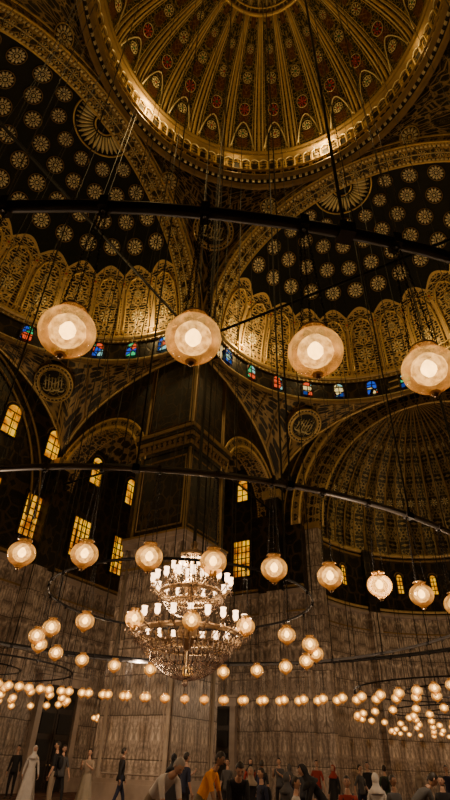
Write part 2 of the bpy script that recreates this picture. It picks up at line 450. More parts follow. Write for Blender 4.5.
# ------------------------------------------------------------------ pendentives of the main dome
for k in range(4):
    mb = MB([]); mb.M = RZ(k)
    def pf(u, v):
        a = pi / 2 + u * pi / 2
        rm = 10. / max(abs(cos(a)), abs(sin(a)))
        r = 10 + (rm - 10) * (1 - v)
        r = min(r, 10 * sqrt(2) - 1e-4)
        return (r * cos(a), r * sin(a), ZS + sqrt(max(0, 200 - r * r)) * .98)
    mb.grid(pf, 40, 16, PEND, lambda u, v: (u * 14, v * 6 * (1 - abs(u - .5)) + v))
    r = 12.1; p = Vector((-r * .7071, r * .7071, ZS + sqrt(200 - r * r) * .98)); nn = Vector((0, 0, ZS)) - p
    medallion(mb, p + nn.normalized() * .16, nn, 1.15)
    for da in (-.33, .33):
        a = 3 * pi / 4 + da; r = 10.9; p = Vector((r * cos(a), r * sin(a), ZS + sqrt(200 - r * r) * .98)); nn = Vector((0, 0, ZS)) - p
        rosette(mb, p + nn.normalized() * .1, nn, .6)
    mb.build('pendentive')

# ------------------------------------------------------------------ great arches
def arc(cx, y, z, r, n=48, a0=0, a1=pi, ax='y'):
    o = []
    for i in range(n + 1):
        a = a0 + (a1 - a0) * i / n
        o.append((cx + r * cos(a), y, z + r * sin(a)) if ax == 'y' else (y, cx + r * cos(a), z + r * sin(a)))
    return o
for k in range(4):
    mb = MB([]); mb.M = RZ(k)
    mb.grid(lambda u, v: (9.4 * cos(pi * u), 9.95 + (YC - 9.95) * v, ZS + 9.4 * sin(pi * u)), 64, 4, BAND, lambda u, v: (u * 29.5, v * 1.2))
    mb.grid(lambda u, v: ((9.4 + .62 * v) * cos(pi * u), 9.93, ZS + (9.4 + .62 * v) * sin(pi * u) * .99), 64, 2, BAND2, lambda u, v: (u * 30, v * .62))
    mb.tube(arc(0, 9.9, ZS, 9.42), .07, GOLD, 5)
    mb.tube(arc(0, 9.9, ZS, 9.98), .07, GOLD, 5)
    mb.tube(arc(0, YC, ZS, 9.38), .09, GOLD, 5)
    mb.tube(arc(0, 10.58, ZS, 9.36), .04, PALE, 4)
    for i in range(110):
        a = pi * (i + .5) / 110
        mb.box((9.36 * cos(a), 10.1, ZS + 9.36 * sin(a)), (.06, .12, .14), PALE, M=Matrix.Rotation(-a, 4, 'Y'))
        mb.box((9.36 * cos(a), YC - .15, ZS + 9.36 * sin(a)), (.06, .12, .14), PALE, M=Matrix.Rotation(-a, 4, 'Y'))
    for i in range(27):
        a = pi * (i + .5) / 27; c = Vector((9.34 * cos(a), 10.58, ZS + 9.34 * sin(a)))
        rosette(mb, c, (-cos(a), 0, -sin(a)), .3, 8, up=Vector((0, 1, 0)))
    mb.build('great_arch')

# ------------------------------------------------------------------ half domes
def build_half_dome(k, detail):
    mb = MB([]); mb.M = RZ(k)
    ry = 9.0
    def hd(u, v, s=1.):
        a = pi * u; p = v * pi / 2
        return Vector((HR * s * cos(p) * cos(a), YC + ry * s * cos(p) * sin(a), ZS + HR * s * sin(p)))
    mb.grid(lambda u, v: tuple(hd(u, v)), 80, 28, HDM)
    def ell(r, z0, z1, m, n=64, u=28.):
        mb.grid(lambda a, b: (r[0] * cos(pi * a), YC + r[1] * sin(pi * a), z0 + (z1 - z0) * b), n, 1, m, lambda a, b: (a * u, b * (z1 - z0)))
    ell((9.4, 9.05), ZD, ZS, UPW)
    def ell_ring(z, d, r, m):
        mb.tube([((9.4 - d) * cos(pi * i / 64), YC + (9.05 - d) * sin(pi * i / 64), z) for i in range(65)], r, m, 6)
    ell_ring(ZS, .15, .17, GOLD); ell_ring(ZS - .28, .08, .1, DGOLD); ell_ring(ZD, .05, .14, DGOLD); ell_ring(ZS + .55, .3, .04, GOLD)
    ell_ring(ZD + .22, .03, .05, PALE)
    for i in range(90 if detail else 0):
        a = pi * (i + .5) / 90
        mb.tube([(9.1 * cos(a), YC + 8.75 * sin(a), ZS + .1), (9.1 * cos(a), YC + 8.75 * sin(a), ZS + .55)], .03, GOLD, 4)
        mb.box((9.3 * cos(a), YC + 8.95 * sin(a), ZS - .28), (.12, .12, .16), PALE, a)
    if detail:
        for j, (v, n, R) in enumerate(((.475, 13, .56), (.59, 11, .54), (.705, 9, .52), (.81, 6, .46))):
            for i in range(n):
                u = (i + .5) / n
                c = hd(u, v); nn = Vector((0, YC, ZS)) - c
                rosette(mb, c + nn.normalized() * .04, nn, R, 12, ROSE, ROSE, DGOLD)
        for i in range(17):
            a = pi * (i + .5) / 17
            pts = []
            for q in (.05, .075, .10, .12):
                p = pi / 2 * (1 - q); pts.append(tuple(Vector((HR * .99 * cos(p) * cos(a) * 1.0, YC + ry * .99 * cos(p) * sin(a), ZS + HR * .99 * sin(p)))))
            mb.tube(pts, [.04, .09, .11, .03], PALE, 5)
        for q in (.04, .13):
            p = pi / 2 * (1 - q)
            mb.tube([(HR * .99 * cos(p) * cos(pi * t / 24), YC + ry * .99 * cos(p) * sin(pi * t / 24), ZS + HR * .99 * sin(p)) for t in range(25)], .06, GOLD, 5)
        for i in range(13):
            pts = []
            for t in range(13):
                s_ = t / 12
                if s_ < .3: u = .1; v = .03 + .2 * s_ / .3
                elif s_ > .7: u = .9; v = .03 + .2 * (1 - s_) / .3
                else:
                    q = (s_ - .3) / .4; u = .5 - .4 * cos(pi * q); v = .23 + .1 * sin(pi * q)
                pts.append(tuple(hd((i + u) / 13, v, .992)))
            mb.tube(pts, .07, GOLD, 5)
            for (vv, R) in ((.13, .55), (.245, .33)):
                c = hd((i + .5) / 13, vv); nn = Vector((0, YC, ZS)) - c
                rosette(mb, c + nn.normalized() * .05, nn, R, 10, GOLD, PALE, GOLD, sx=.8)
            c = hd(i / 13, .3) if i else None
            if c is not None:
                nn = Vector((0, YC, ZS)) - c; rosette(mb, c + nn.normalized() * .05, nn, .38, 8, RED, GOLD, PALE)
    hd_ob = mb.build('half_dome')
    wb = MB([]); wb.M = RZ(k)
    for i in range(13):
        a = pi * (i + .5) / 13
        c = Vector((9.34 * cos(a), YC + 8.99 * sin(a), ZD + 1.0)); n = Vector((-cos(a), -sin(a), 0))
        x = Vector((-n.y, n.x, 0))
        old = wb.M
        wb.M = old @ Matrix(((x.x, n.x, 0, c.x), (x.y, n.y, 0, c.y), (0, 0, 1, c.z), (0, 0, 0, 1)))
        arch_window(wb, .70, 1.15, STAIN, 2, 2, .05)
        wb.M = old
    wb.build('stained_glass_windows', parent=hd_ob)

def arch_window(b, w, h, glass, nx, ny, fr=.08, framem=WOOD):
    hw = w / 2; zb = -h / 2; zt = h / 2 - hw
    n = 8
    out = [(-hw, zb), (hw, zb)] + [(hw * cos(pi * i / n), zt + hw * sin(pi * i / n)) for i in range(n + 1)]
    b.add([(x, .03, z) for x, z in out], [tuple(range(len(out)))], glass, smooth=False)
    b.tube([(x, .06, z) for x, z in out], fr, framem, 4, True)
    for i in range(1, nx):
        x = -hw + w * i / nx
        b.box((x, .07, (zb + zt) / 2), (.05, .05, zt - zb), framem)
    for j in range(1, ny + 1):
        z = zb + (zt - zb) * j / ny
        b.box((0, .07, z), (w, .05, .05), framem)

def rect_window(b, w, h, glass, nx, ny, framem=WOOD):
    b.box((0, .02, 0), (w, .03, h), glass)
    for sx in (-1, 1): b.box((sx * (w / 2 + .05), .06, 0), (.14, .14, h + .2), framem)
    for sz in (-1, 1): b.box((0, .06, sz * (h / 2 + .05)), (w + .2, .14, .14), framem)
    for i in range(1, nx): b.box((-w / 2 + w * i / nx, .06, 0), (.07, .06, h), framem)
    for j in range(1, ny): b.box((0, .06, -h / 2 + h * j / ny), (w, .06, .05), framem)

for k in range(4): build_half_dome(k, k in (0, 1))

# ------------------------------------------------------------------ corner fans below half-domes
for k in range(4):
    mb = MB([]); mb.M = RZ(k)
    for sx in (-1, 1):
        def cf(u, v):
            a = pi / 2 * u
            dx, dy = cos(a), sin(a)
            top = Vector((HR * dx, YC + 9.05 * dy, ZD))
            tx = 10. / dx if dx > 1e-6 else 1e9; ty = (W - YC) / dy if dy > 1e-6 else 1e9
            t = min(tx, ty); ex, ey = t * dx, YC + t * dy
            if tx < ty: s_ = min(1, (ey - YC) / (W - YC))
            else: s_ = min(1, ex / 10.)
            ez = 16.6 + (ZD - 16.6) * sqrt(max(0, 1 - s_ * s_))
            e = Vector((ex, ey, ez))
            p = top.lerp(e, v); bul = sin(pi * v) * .25 * (top - e).length
            p.z += bul * .35
            return (sx * p.x, p.y, p.z)
        mb.grid(cf, 36, 12, FANM, lambda u, v: (u * 9.6, v * 5))
        for i in range(0, 13):
            u = i / 12
            pts = [cf(u, v / 8) for v in range(9)]
            cc = Vector((0, YC, 17))
            pts = [tuple(Vector(p) + (cc - Vector(p)).normalized() * .05) for p in pts]
            mb.tube(pts, .05, GOLD if i % 3 == 0 else DGOLD, 4)
        pts = [Vector(cf(i / 48, 1.)) for i in range(49)]
        mb.tube([tuple(p + (Vector((0, YC, 17)) - p).normalized() * .08) for p in pts], .11, GOLD, 5)
        A = Vector(cf(.53, .25)); B_ = Vector(cf(.53, .7)); c = (A + B_) / 2
        tdir = (A - B_).normalized(); nn = Vector((-sx * .70, -.70, 0)); nn = (nn - tdir * nn.dot(tdir)).normalized()
        medallion(mb, c + nn * .55, nn, 1.0)
    mb.build('corner_squinch')

# ------------------------------------------------------------------ walls
def arch_wall(mb, x0, x1, ztop, to3, cx=None, r=None, zs=None, um=UPW, depth=0.8, frame=True):
    n = 24
    if cx is None:
        segs = [(x0, x1, False)]
    else: segs = [(x0, cx - r, False), (cx - r, cx + r, True), (cx + r, x1, False)]
    for a, b, op in segs:
        if b - a < 1e-3: continue
        if not op:
            mb.add([to3(a, 0, 0), to3(b, 0, 0), to3(b, 0, ZM), to3(a, 0, ZM)], [(0, 1, 2, 3)], MARB, [(a, 0), (b, 0), (b, ZM), (a, ZM)], False)
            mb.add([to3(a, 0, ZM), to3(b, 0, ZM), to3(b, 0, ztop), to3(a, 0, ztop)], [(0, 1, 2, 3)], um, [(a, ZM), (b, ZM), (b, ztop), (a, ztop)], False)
            for z, h, d, m in ((ZM, .3, .18, MARBF), (ZM + .3, .12, .26, DGOLD), (.3, .6, .1, MARBF), (ZM - 1.1, .08, .08, DGOLD)):
                p = [to3(a, 0, z - h / 2), to3(b, 0, z - h / 2), to3(b, 0, z + h / 2), to3(a, 0, z + h / 2), to3(a, d, z - h / 2), to3(b, d, z - h / 2), to3(b, d, z + h / 2), to3(a, d, z + h / 2)]
                mb.add(p, [(4, 5, 6, 7), (0, 1, 5, 4), (3, 2, 6, 7), (0, 3, 7, 4), (1, 2, 6, 5)], m, smooth=False)
        else:
            for i in range(n):
                a1 = pi - pi * i / n; a2 = pi - pi * (i + 1) / n
                xa, za = cx + r * cos(a1), zs + r * sin(a1); xb, zb = cx + r * cos(a2), zs + r * sin(a2)
                mb.add([to3(xa, 0, za), to3(xb, 0, zb), to3(xb, 0, ztop), to3(xa, 0, ztop)], [(0, 1, 2, 3)], um, [(xa, za), (xb, zb), (xb, ztop), (xa, ztop)], False)
                mb.add([to3(xa, 0, za), to3(xb, 0, zb), to3(xb, -depth, zb), to3(xa, -depth, za)], [(0, 1, 2, 3)], BAND, [(i * .5, 0), (i * .5 + .5, 0), (i * .5 + .5, 1.2), (i * .5, 1.2)])
            for s_ in (-1, 1):
                x = cx + s_ * r
                for za, zb, m in ((0, ZM, MARB), (ZM, zs, um)):
                    mb.add([to3(x, 0, za), to3(x, -depth, za), to3(x, -depth, zb), to3(x, 0, zb)], [(0, 1, 2, 3)], m, [(0, za), (depth, za), (depth, zb), (0, zb)], False)
            if frame:
                for rr, w, m in ((r + .05, .09, GOLD), (r + .6, .07, GOLD)):
                    mb.tube([to3(cx + rr * cos(pi * i / 32), .06, zs + rr * sin(pi * i / 32)) for i in range(33)], w, m, 5)
                vs = []; uvs = []
                for i in range(33):
                    a = pi * i / 32
                    for rr in (r, r + .6): vs.append(to3(cx + rr * cos(a), .03, zs + rr * sin(a))); uvs.append((a * r, rr - r))
                mb.add(vs, [(2 * i, 2 * i + 1, 2 * i + 3, 2 * i + 2) for i in range(32)], BAND2, uvs)

def frames(mb, x0, x1, to3, wd=2.9, rows=((1.0, 5.4), (5.75, 8.7)), r=.03, mat=MARBF):
    n = max(1, int((x1 - x0) / wd)); st = (x1 - x0) / n
    for i in range(n):
        a = x0 + st * i + .2; b = x0 + st * (i + 1) - .2
        for z0, z1 in rows:
            for (p, q) in (((a, z0), (b, z0)), ((b, z0), (b, z1)), ((b, z1), (a, z1)), ((a, z1), (a, z0))):
                mb.tube([to3(p[0], .02, p[1]), to3(q[0], .02, q[1])], r, mat, 4)

dn = 0; wn = 0
names = {0: 'wall_qibla', 1: 'wall_left', 2: 'wall_rear', 3: 'wall_right'}
AR = 8.3; AZ = 14.2
for k in range(4):
    mb = MB([]); mb.M = RZ(k)
    end = lambda x, d, z: (x, W - d, z)
    if k == 0:
        arch_wall(mb, -10, 10, ZD + .1, end, 0, AR, AZ, depth=1.0)
        mb.tube([end((AR + 1.15) * cos(pi * i / 40), .06, AZ + (AR + 1.15) * sin(pi * i / 40)) for i in range(41)], .06, DGOLD, 5)
        frames(mb, -10 + .05, -AR, end, 1.5); frames(mb, AR, 10, end, 1.5)
    else:
        arch_wall(mb, -10, 10, ZD + .1, end)
        frames(mb, -10, 10, end)
        for rr in (8.6, 9.2): mb.tube([end(rr * cos(pi * i / 40), .08, 12.6 + rr * sin(pi * i / 40)) for i in range(41)], .08, DGOLD, 5)
    arch_wall(mb, -W, -10, ZD + .1, end); frames(mb, -W, -10, end)
    arch_wall(mb, 10, W, ZD + .1, end); frames(mb, 10, W, end)
    for sx in (-1, 1):
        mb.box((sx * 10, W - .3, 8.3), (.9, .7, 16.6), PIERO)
        mb.box((sx * 10, W - .32, ZM / 2), (.96, .74, ZM), MARB)
        mb.box((sx * 10, W - .35, 16.3), (1.3, 1.0, .5), GOLD)
    mb.build(names[k])
    mb = MB([]); mb.M = RZ(k)
    for sx in (-1, 1):
        side = lambda x, d, z, sx=sx: (sx * (10 - d), x, z)
        arch_wall(mb, 13.2, W, ZD + .1, side, 16.75, 3.15, 15.0, depth=1.2)
    mb.build('side_arch')
    mb = MB([]); mb.M = RZ(k)
    mb.grid(lambda u, v: (-W + (W - 10) * u, 10 + (W - 10) * v, 19.2 + 2.4 * (1 - (2 * u - 1) ** 2) * (1 - (2 * v - 1) ** 2)), 20, 20, FANM, lambda u, v: (u * 10, v * 10))
    mb.build('ceiling')

def place_window(kind, pos, facing, w, h, nx, ny):
    global wn
    wn += 1
    b = MB([])
    n = Vector(facing); x = Vector((n.y, -n.x, 0))
    b.M = Matrix(((x.x, n.x, 0, pos[0]), (x.y, n.y, 0, pos[1]), (0, 0, 1, pos[2]), (0, 0, 0, 1)))
    (arch_window if kind == 'a' else rect_window)(b, w, h, AMB, nx, ny)
    if kind == 'a': b.tube([(1.25 * w / 2 * cos(pi * i / 10), .05, h / 2 - w / 2 + 1.25 * w / 2 * sin(pi * i / 10)) for i in range(11)], .06, DGOLD, 4)
    b.build('window_%d' % wn)
for y in (-12.4, -8.7, -5.1, -1.4, 2.2, 5.9, 9.2, 13.2, 16.9):
    place_window('a', (-W, y, 17.6), (1, 0, 0), 1.1, 2.1, 2, 3)
for y in (-8.5, -4.9, -1.3, 2.2, 5.7, 9.1, 12.9, 16.7):
    place_window('r', (-W, y, 12.7), (1, 0, 0), 1.5, 2.5, 4, 6)
for x in (-16.3, -12.6, 12.6, 16.3):
    place_window('a', (x, W, 17.5), (0, -1, 0), .9, 1.8, 2, 3)
    place_window('r', (x, W, 12.5), (0, -1, 0), 1.25, 2.4, 4, 6)

def door(pos, facing, w, h):
    global dn
    dn += 1
    b = MB([]); n = Vector(facing); x = Vector((n.y, -n.x, 0))
    b.M = Matrix(((x.x, n.x, 0, pos[0]), (x.y, n.y, 0, pos[1]), (0, 0, 1, 0), (0, 0, 0, 1)))
    for s_ in (-1, 1):
        b.box((s_ * w / 4, .08, h / 2), (w / 2 - .03, .1, h), WOOD)
        for j in range(4):
            z = h * (j + .5) / 4
            b.box((s_ * w / 4, .15, z), (w / 2 - .35, .05, h / 4 - .25), DARK)
        b.box((s_ * (w / 2 + .17), .14, h / 2), (.34, .28, h), MARBF)
        b.ball((s_ * .12, .18, 1.1), .05, BRASS)
    b.box((0, .16, h + .2), (w + .9, .34, .4), MARBF)
    b.box((0, .2, h + .48), (w + 1.2, .44, .14), MARBF)
    b.build('door_%d' % dn)
door((-14.2, W), (0, -1, 0), 2.1, 4.1)
door((-W, 13.8), (1, 0, 0), 2.4, 4.6)
door((-W, 3.5), (1, 0, 0), 2.4, 4.6)

# ------------------------------------------------------------------ apse
mb = MB([])
AY = W + 1.0; ARY = 9.4
def apw(z0, z1, m, d=0., n=48):
    mb.grid(lambda u, v: ((AR - d) * cos(pi * u), AY + (ARY - d) * sin(pi * u), z0 + (z1 - z0) * v), n, 1, m, lambda u, v: (u * 27, z0 + (z1 - z0) * v))
apw(0, ZM, MARB); apw(ZM, AZ, UPW)
mb.grid(lambda u, v: ((AR * (.86 + .18 * v)) * cos(pi * u), AY - .02, AZ + (AR * (.86 + .18 * v)) * sin(pi * u)), 48, 2, BAND2, lambda u, v: (u * 26, v * 1.4))
mb.tube([(AR * .86 * cos(pi * i / 48), AY - .05, AZ + AR * .86 * sin(pi * i / 48)) for i in range(49)], .08, GOLD, 5)
for s_ in (-1, 1):
    mb.box((s_ * (AR - .45), AY - .05, AZ / 2), (.9, .5, AZ), MARB); mb.box((s_ * (AR - .45), AY - .05, AZ), (1.1, .7, .4), DGOLD)
def aring(z, d, r, m): mb.tube([((AR - d) * cos(pi * i / 48), AY + (ARY - d) * sin(pi * i / 48), z) for i in range(49)], r, m, 6)
aring(ZM, .08, .16, MARBF); aring(ZM + .3, .12, .09, GOLD); aring(AZ, .1, .16, GOLD); aring(AZ - .35, .05, .08, DGOLD); aring(ZM - 1.1, .02, .05, DGOLD)
for u in (.22, .5, .78):
    a = pi * u; mb.box(((AR - .2) * cos(a), AY + (ARY - .2) * sin(a), ZM / 2), (.4, .8, ZM), MARB, a)
    mb.box(((AR - .2) * cos(a), AY + (ARY - .2) * sin(a), (ZM + AZ) / 2), (.4, .8, AZ - ZM), PIERO, a)
NF = 28
def fl(u, v):
    a = pi * u; p = v * pi / 2
    s_ = .95 + .05 * abs(sin(NF * a / 2)) * cos(p)
    return (AR * s_ * cos(p) * cos(a), AY + ARY * s_ * cos(p) * sin(a), AZ + AR * s_ * sin(p))
mb.grid(fl, NF * 8, 20, ornament('fluted_apse_painting', (.012, .010, .005), (.46, .34, .15), .9, 4., .09), lambda u, v: (u * 26 , v * 13))
for i in range(NF + 1):
    a = pi * i / NF
    mb.tube([(AR * .945 * cos(p) * cos(a), AY + ARY * .945 * cos(p) * sin(a), AZ + AR * .945 * sin(p)) for p in [pi / 2 * .94 * t / 10 for t in range(11)]], .06, DGOLD, 4)
for q in (.3, .62):
    p = pi / 2 * q
    for i in range(NF):
        a = pi * (i + .5) / NF; c = Vector((AR * .97 * cos(p) * cos(a), AY + ARY * .97 * cos(p) * sin(a), AZ + AR * .97 * sin(p)))
        rosette(mb, c, Vector((0, AY, AZ)) - c, .32 if q < .5 else .2, 8, GOLD, PALE, DGOLD)
mb.build('apse')
for u in (.69, .86, .6, .31):
    a = pi * u; n = Vector((-cos(a), -sin(a), 0))
    place_window('a', ((AR - .05) * cos(a), AY + (ARY - .05) * sin(a), 12.2), tuple(n), .5, 1.4, 2, 4)

# ------------------------------------------------------------------ piers
for k in range(4):
    mb = MB([]); mb.M = RZ(k)
    x0, x1, y0, y1 = -13.2, -10., 10., 13.2
    def ring4(z0, z1, m, e=0.):
        c = [(x0 - e, y0 - e), (x1 + e, y0 - e), (x1 + e, y1 + e), (x0 - e, y1 + e)]
        for i in range(4):
            a, b = c[i], c[(i + 1) % 4]
            mb.add([(*a, z0), (*b, z0), (*b, z1), (*a, z1)], [(0, 1, 2, 3)], m, [(i * 4.8, z0), (i * 4.8 + 3.6, z0), (i * 4.8 + 3.6, z1), (i * 4.8, z1)], False)
        if e:
            for z in (z0, z1): mb.add([(*p, z) for p in c], [(0, 1, 2, 3)], m, smooth=False)
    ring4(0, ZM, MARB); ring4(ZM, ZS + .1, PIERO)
    ring4(0, .7, MARBF, .15); ring4(.7, .85, MARBF, .1)
    ring4(ZM - .15, ZM + .1, MARBF, .2); ring4(ZM + .1, ZM + .3, MARBF, .32); ring4(ZM + .3, ZM + .4, DGOLD, .36)
    ring4(ZM - 1.15, ZM - 1.05, DGOLD, .06)
    for j in range(5): ring4(15.0 + j * .22, 15.2 + j * .22, DGOLD if j % 2 else PIERO, .08 + .07 * j)
    ring4(16.1, 16.3, DGOLD, .42)
    for j in range(4): ring4(22.9 + j * .22, 23.1 + j * .22, DGOLD if j % 2 else PIERO, .12 + .12 * j)
    ring4(ZS - .05, ZS + .12, GOLD, .55)
    faces = [lambda x, d, z: (x0 + x, y0 - d, z), lambda x, d, z: (x1 + d, y0 + x, z), lambda x, d, z: (x0 - d, y0 + x, z), lambda x, d, z: (x0 + x, y1 + d, z)]
    for fc in faces:
        frames(mb, .0, 3.2, fc, 3.1)
        frames(mb, .0, 3.2, fc, 3.2, ((ZM + .8, 14.6), (16.7, 22.4)), .05, DGOLD)
        for i in range(9):
            for z, d in ((15.5, .22), (23.2, .35)):
                c = fc(.2 + i * .35, d, z); mb.octa(c, .13, .5, DGOLD)
    for (cx, cy) in ((x0, y0), (x1, y0), (x1, y1)):
        mb.tube([(cx, cy, ZM + .4), (cx, cy, 15)], .1, DGOLD, 6); mb.tube([(cx, cy, 16.3), (cx, cy, 22.9)], .1, DGOLD, 6)
        mb.tube([(cx, cy, .85), (cx, cy, ZM - .15)], .09, MARBF, 6)
    mb.build('marble_pier')

# ------------------------------------------------------------------ tie rods
mb = MB([])
for k in range(4):
    mb.M = RZ(k)
    mb.tube([(-10, 10.3, 23.1), (10, 10.3, 23.1)], .085, IRON, 6)
    mb.tube([(-10, 13.3, 15.1), (-10, W - .1, 15.1)], .06, IRON, 6)
    mb.tube([(-13.2, 10.2, 15.1), (-W + .1, 10.2, 15.1)], .06, IRON, 6)
mb.build('iron_tie_rods')

# ------------------------------------------------------------------ ring lamps
ZL = 3.12
def lamp_mesh(drop):
    b = MB([])
    R = .142
    prof = [(.0, -.152), (.03, -.152), (.034, -.138), (.05, -.130)]
    for i in range(17):
        a = radians(-68 + 130 * i / 16); prof.append((R * cos(a), R * .90 * sin(a)))
    prof += [(.060, .122), (.058, .134), (.070, .142)]
    b.lathe(prof, 24, (0, 0, 0), GLOBE)
    b.lathe([(.074, .138), (.078, .143), (.074, .150), (.066, .145)], 16, (0, 0, 0), BRASS)
    b.lathe([(.0, -.176), (.012, -.172), (.02, -.160), (.012, -.150), (.03, -.150)], 8, (0, 0, 0), BRASS)
    b.lathe([(.0, -.085), (.040, -.078), (.078, -.045), (.094, -.005), (.088, .035), (.06, .07), (.035, .095)], 16, (0, 0, 0), HALO)
    b.lathe([(.0, -.04), (.022, -.033), (.040, -.008), (.042, .015), (.030, .04), (.014, .06), (0, .07)], 12, (0, 0, 0), BULB)
    b.tube([(0, 0, .06), (0, 0, .145)], .012, BRASS, 5)
    b.box((0, 0, .145), (.14, .012, .01), BRASS); b.box((0, 0, .145), (.012, .14, .01), BRASS)
    for i in range(3):
        a = 2 * pi * i / 3 + .4
        p0 = Vector((.075 * cos(a), .075 * sin(a), .145)); p1 = Vector((.02 * cos(a), .02 * sin(a), drop - .04))
        n = int(24 * drop / .9)
        for j in range(n):
            q = p0.lerp(p1, (j + .5) / n); d = (p1 - p0) / n * .5
            off = Vector((.008, 0, 0)) if j % 2 else Vector((0, .008, 0))
            b.tube([tuple(q - d * 1.05), tuple(q + off), tuple(q + d * 1.05), tuple(q - off)], .0036, IRON, 3, True)
    b.tube([(0, 0, drop - .06), (0, 0, drop)], .02, IRON, 6)
    ob = b.build('tmp'); me = ob.data; bpy.data.objects.remove(ob); me.name = 'glass_globe_lamp'
    return me
LMS = {d: lamp_mesh(d) for d in (.9, 1.08, 1.02)}
def ring_chandelier(cx, cy, R, N, phase, bar=.03, cables=8, ctop=None, cph=0., mat=IRON, drop=.9):
    b = MB([]); ZB = ZL + drop
    n = max(48, int(R * 14))
    b.tube([(R * cos(2 * pi * i / n), R * sin(2 * pi * i / n), ZB) for i in range(n)], bar, mat, 8, True)
    b.tube([(R * cos(2 * pi * i / n), R * sin(2 * pi * i / n), ZB + bar * 1.1) for i in range(n)], bar * .45, mat, 6, True)
    for i in range(cables):
        a = 2 * pi * i / cables + cph
        p = Vector((R * cos(a), R * sin(a), ZB))
        tx, ty, tz = ctop(cx + p.x, cy + p.y)
        b.tube([tuple(p), (tx - cx, ty - cy, tz)], .013, IRON, 5)
        b.box((p.x, p.y, ZB), (bar * 2.6, bar * 2.6, bar * 2.6), IRON, a)
        b.tube([(p.x, p.y, ZB), (p.x, p.y, ZB + .12)], bar * .7, IRON, 6)
    for i in range(N):
        a = phase + 2 * pi * i / N
        b.box((R * cos(a), R * sin(a), ZB), (bar * 2.4, bar * 1.4, bar * 2.6), mat, a)
    o = b.build('ring_chandelier', loc=(cx, cy, 0))
    for i in range(N):
        a = phase + 2 * pi * i / N
        l = bpy.data.objects.new('lamp_%d' % (i + 1), LMS[drop]); COL.objects.link(l)
        l.parent = o; l.location = (R * cos(a), R * sin(a), ZL); l.rotation_euler = (0, 0, a + random.random() * 3)
    return o
CX, CY = -2.5, 0.
P0 = radians(-57.8)
def to_dome(x, y):
    a = atan2(y, x); r = sqrt(x * x + y * y); r2 = min(9.3, r * 1.12)
    p = math.acos(min(1, r2 / DR)); return (r2 * cos(a), r2 * sin(a), DZ + DH * sin(p) if r2 < 9.2 else ZR + .4)
def to_hd(cz): return lambda x, y: (x, y, cz)
ring_chandelier(CX, CY, 8.7, 87, P0 + radians(3.6), .040, 16, to_dome, P0 + radians(9.6), drop=1.08)
ring_chandelier(-3.79, 1.18, 7.05, 66, P0 + radians(3.7), .032, 24, to_dome, P0 + radians(1.5), STEEL, drop=1.02)
ring_chandelier(CX, CY, 2.6, 19, P0 + radians(7.7), .02, 10, to_dome, P0 + radians(10))
def hdz(sx):
    def f(x, y):
        q = 1 - (x / HR) ** 2 - ((y - YC) / 9.0) ** 2
        return (x, y, ZS + HR * sqrt(max(.02, q)))
    return f
def hdzL(x, y):
    p = hdz(0)(y, -x); return (x, y, p[2])
ring_chandelier(-15.2, 4.2, 3.9, 26, 0, .022, 6, hdzL); ring_chandelier(-15.2, 4.2, 2., 13, .2, .02, 4, hdzL)
ring_chandelier(0, 15.6, 4.1, 28, 0, .022, 6, hdz(0)); ring_chandelier(0, 15.6, 2.1, 14, .2, .02, 4, hdz(0))
ring_chandelier(-1, 24.6, 4.3, 30, 0, .022, 6, to_hd(19.5)); ring_chandelier(-1, 24.6, 2.2, 14, 0, .022, 4, to_hd(20.5))
ring_chandelier(-15.6, 15.6, 2.6, 16, 0, .02, 4, to_hd(20.5))

# ------------------------------------------------------------------ great crystal chandelier
b = MB([])
zt, z1, z2 = 5.15, 4.35, 3.55
b.tube([(0, 0, 2.9), (0, 0, 5.3)], .035, BRASS, 8)
b.lathe([(.02, 5.35), (.09, 5.28), (.06, 5.2), (.16, 5.1), (.05, 5.0), (.04, 4.6), (.12, 4.5), (.18, 4.38), (.1, 4.25), (.05, 4.1), (.05, 3.8), (.16, 3.66), (.24, 3.5), (.12, 3.35), (.04, 3.2)], 16, (0, 0, 0), BRASS)
def crown(r, z, h):
    n = 48
    b.lathe([(r, z), (r + .02, z + h / 2), (r, z + h)], n, (0, 0, 0), BRASS)
    for i in range(n):
        a = 2 * pi * i / n; b.octa(((r + .03) * cos(a), (r + .03) * sin(a), z - .06), .018, .13, CRYS)
crown(.26, 5.0, .08); crown(.62, z1 - .14, .09); crown(1.0, z2 - .12, .10); crown(.8, z2 - .3, .05); crown(.4, z1 - .28, .05)
def arms(r, z, n, rin, zin, s=1.):
    for i in range(n):
        a = 2 * pi * i / n + .1; c, s_ = cos(a), sin(a)
        pts = []
        for t in range(9):
            q = t / 8; rr = rin + (r - rin) * q; zz = zin + (z - zin) * q - .16 * sin(pi * q)
            pts.append((rr * c, rr * s_, zz))
        b.tube(pts, .012, BRASS, 5)
        x, y = r * c, r * s_
        b.lathe([(.0, 0), (.05, .015), (.03, .03), (.022, .06)], 8, (x, y, z), BRASS)
        b.lathe([(.02, .05), (.042 * s, .08), (.054 * s, .12), (.045 * s, .18), (.058 * s, .225)], 10, (x, y, z), SHADE)
        for q in range(3):
            aa = 2 * pi * q / 3; b.octa((x + .045 * cos(aa), y + .045 * sin(aa), z - .05), .014, .1, CRYS)
arms(.80, z1, 18, .2, z1 - .14); arms(.42, z1 + .3, 8, .08, z1 + .2, .8)
arms(1.18, z2, 24, .3, z2 - .15)
def strand(p0, p1, sag, n, m=CRYS, r=.017):
    for i in range(n):
        q = (i + .5) / n; p = Vector(p0).lerp(Vector(p1), q); p.z -= sag * sin(pi * q)
        b.octa(tuple(p), r, r * 2.4, m)
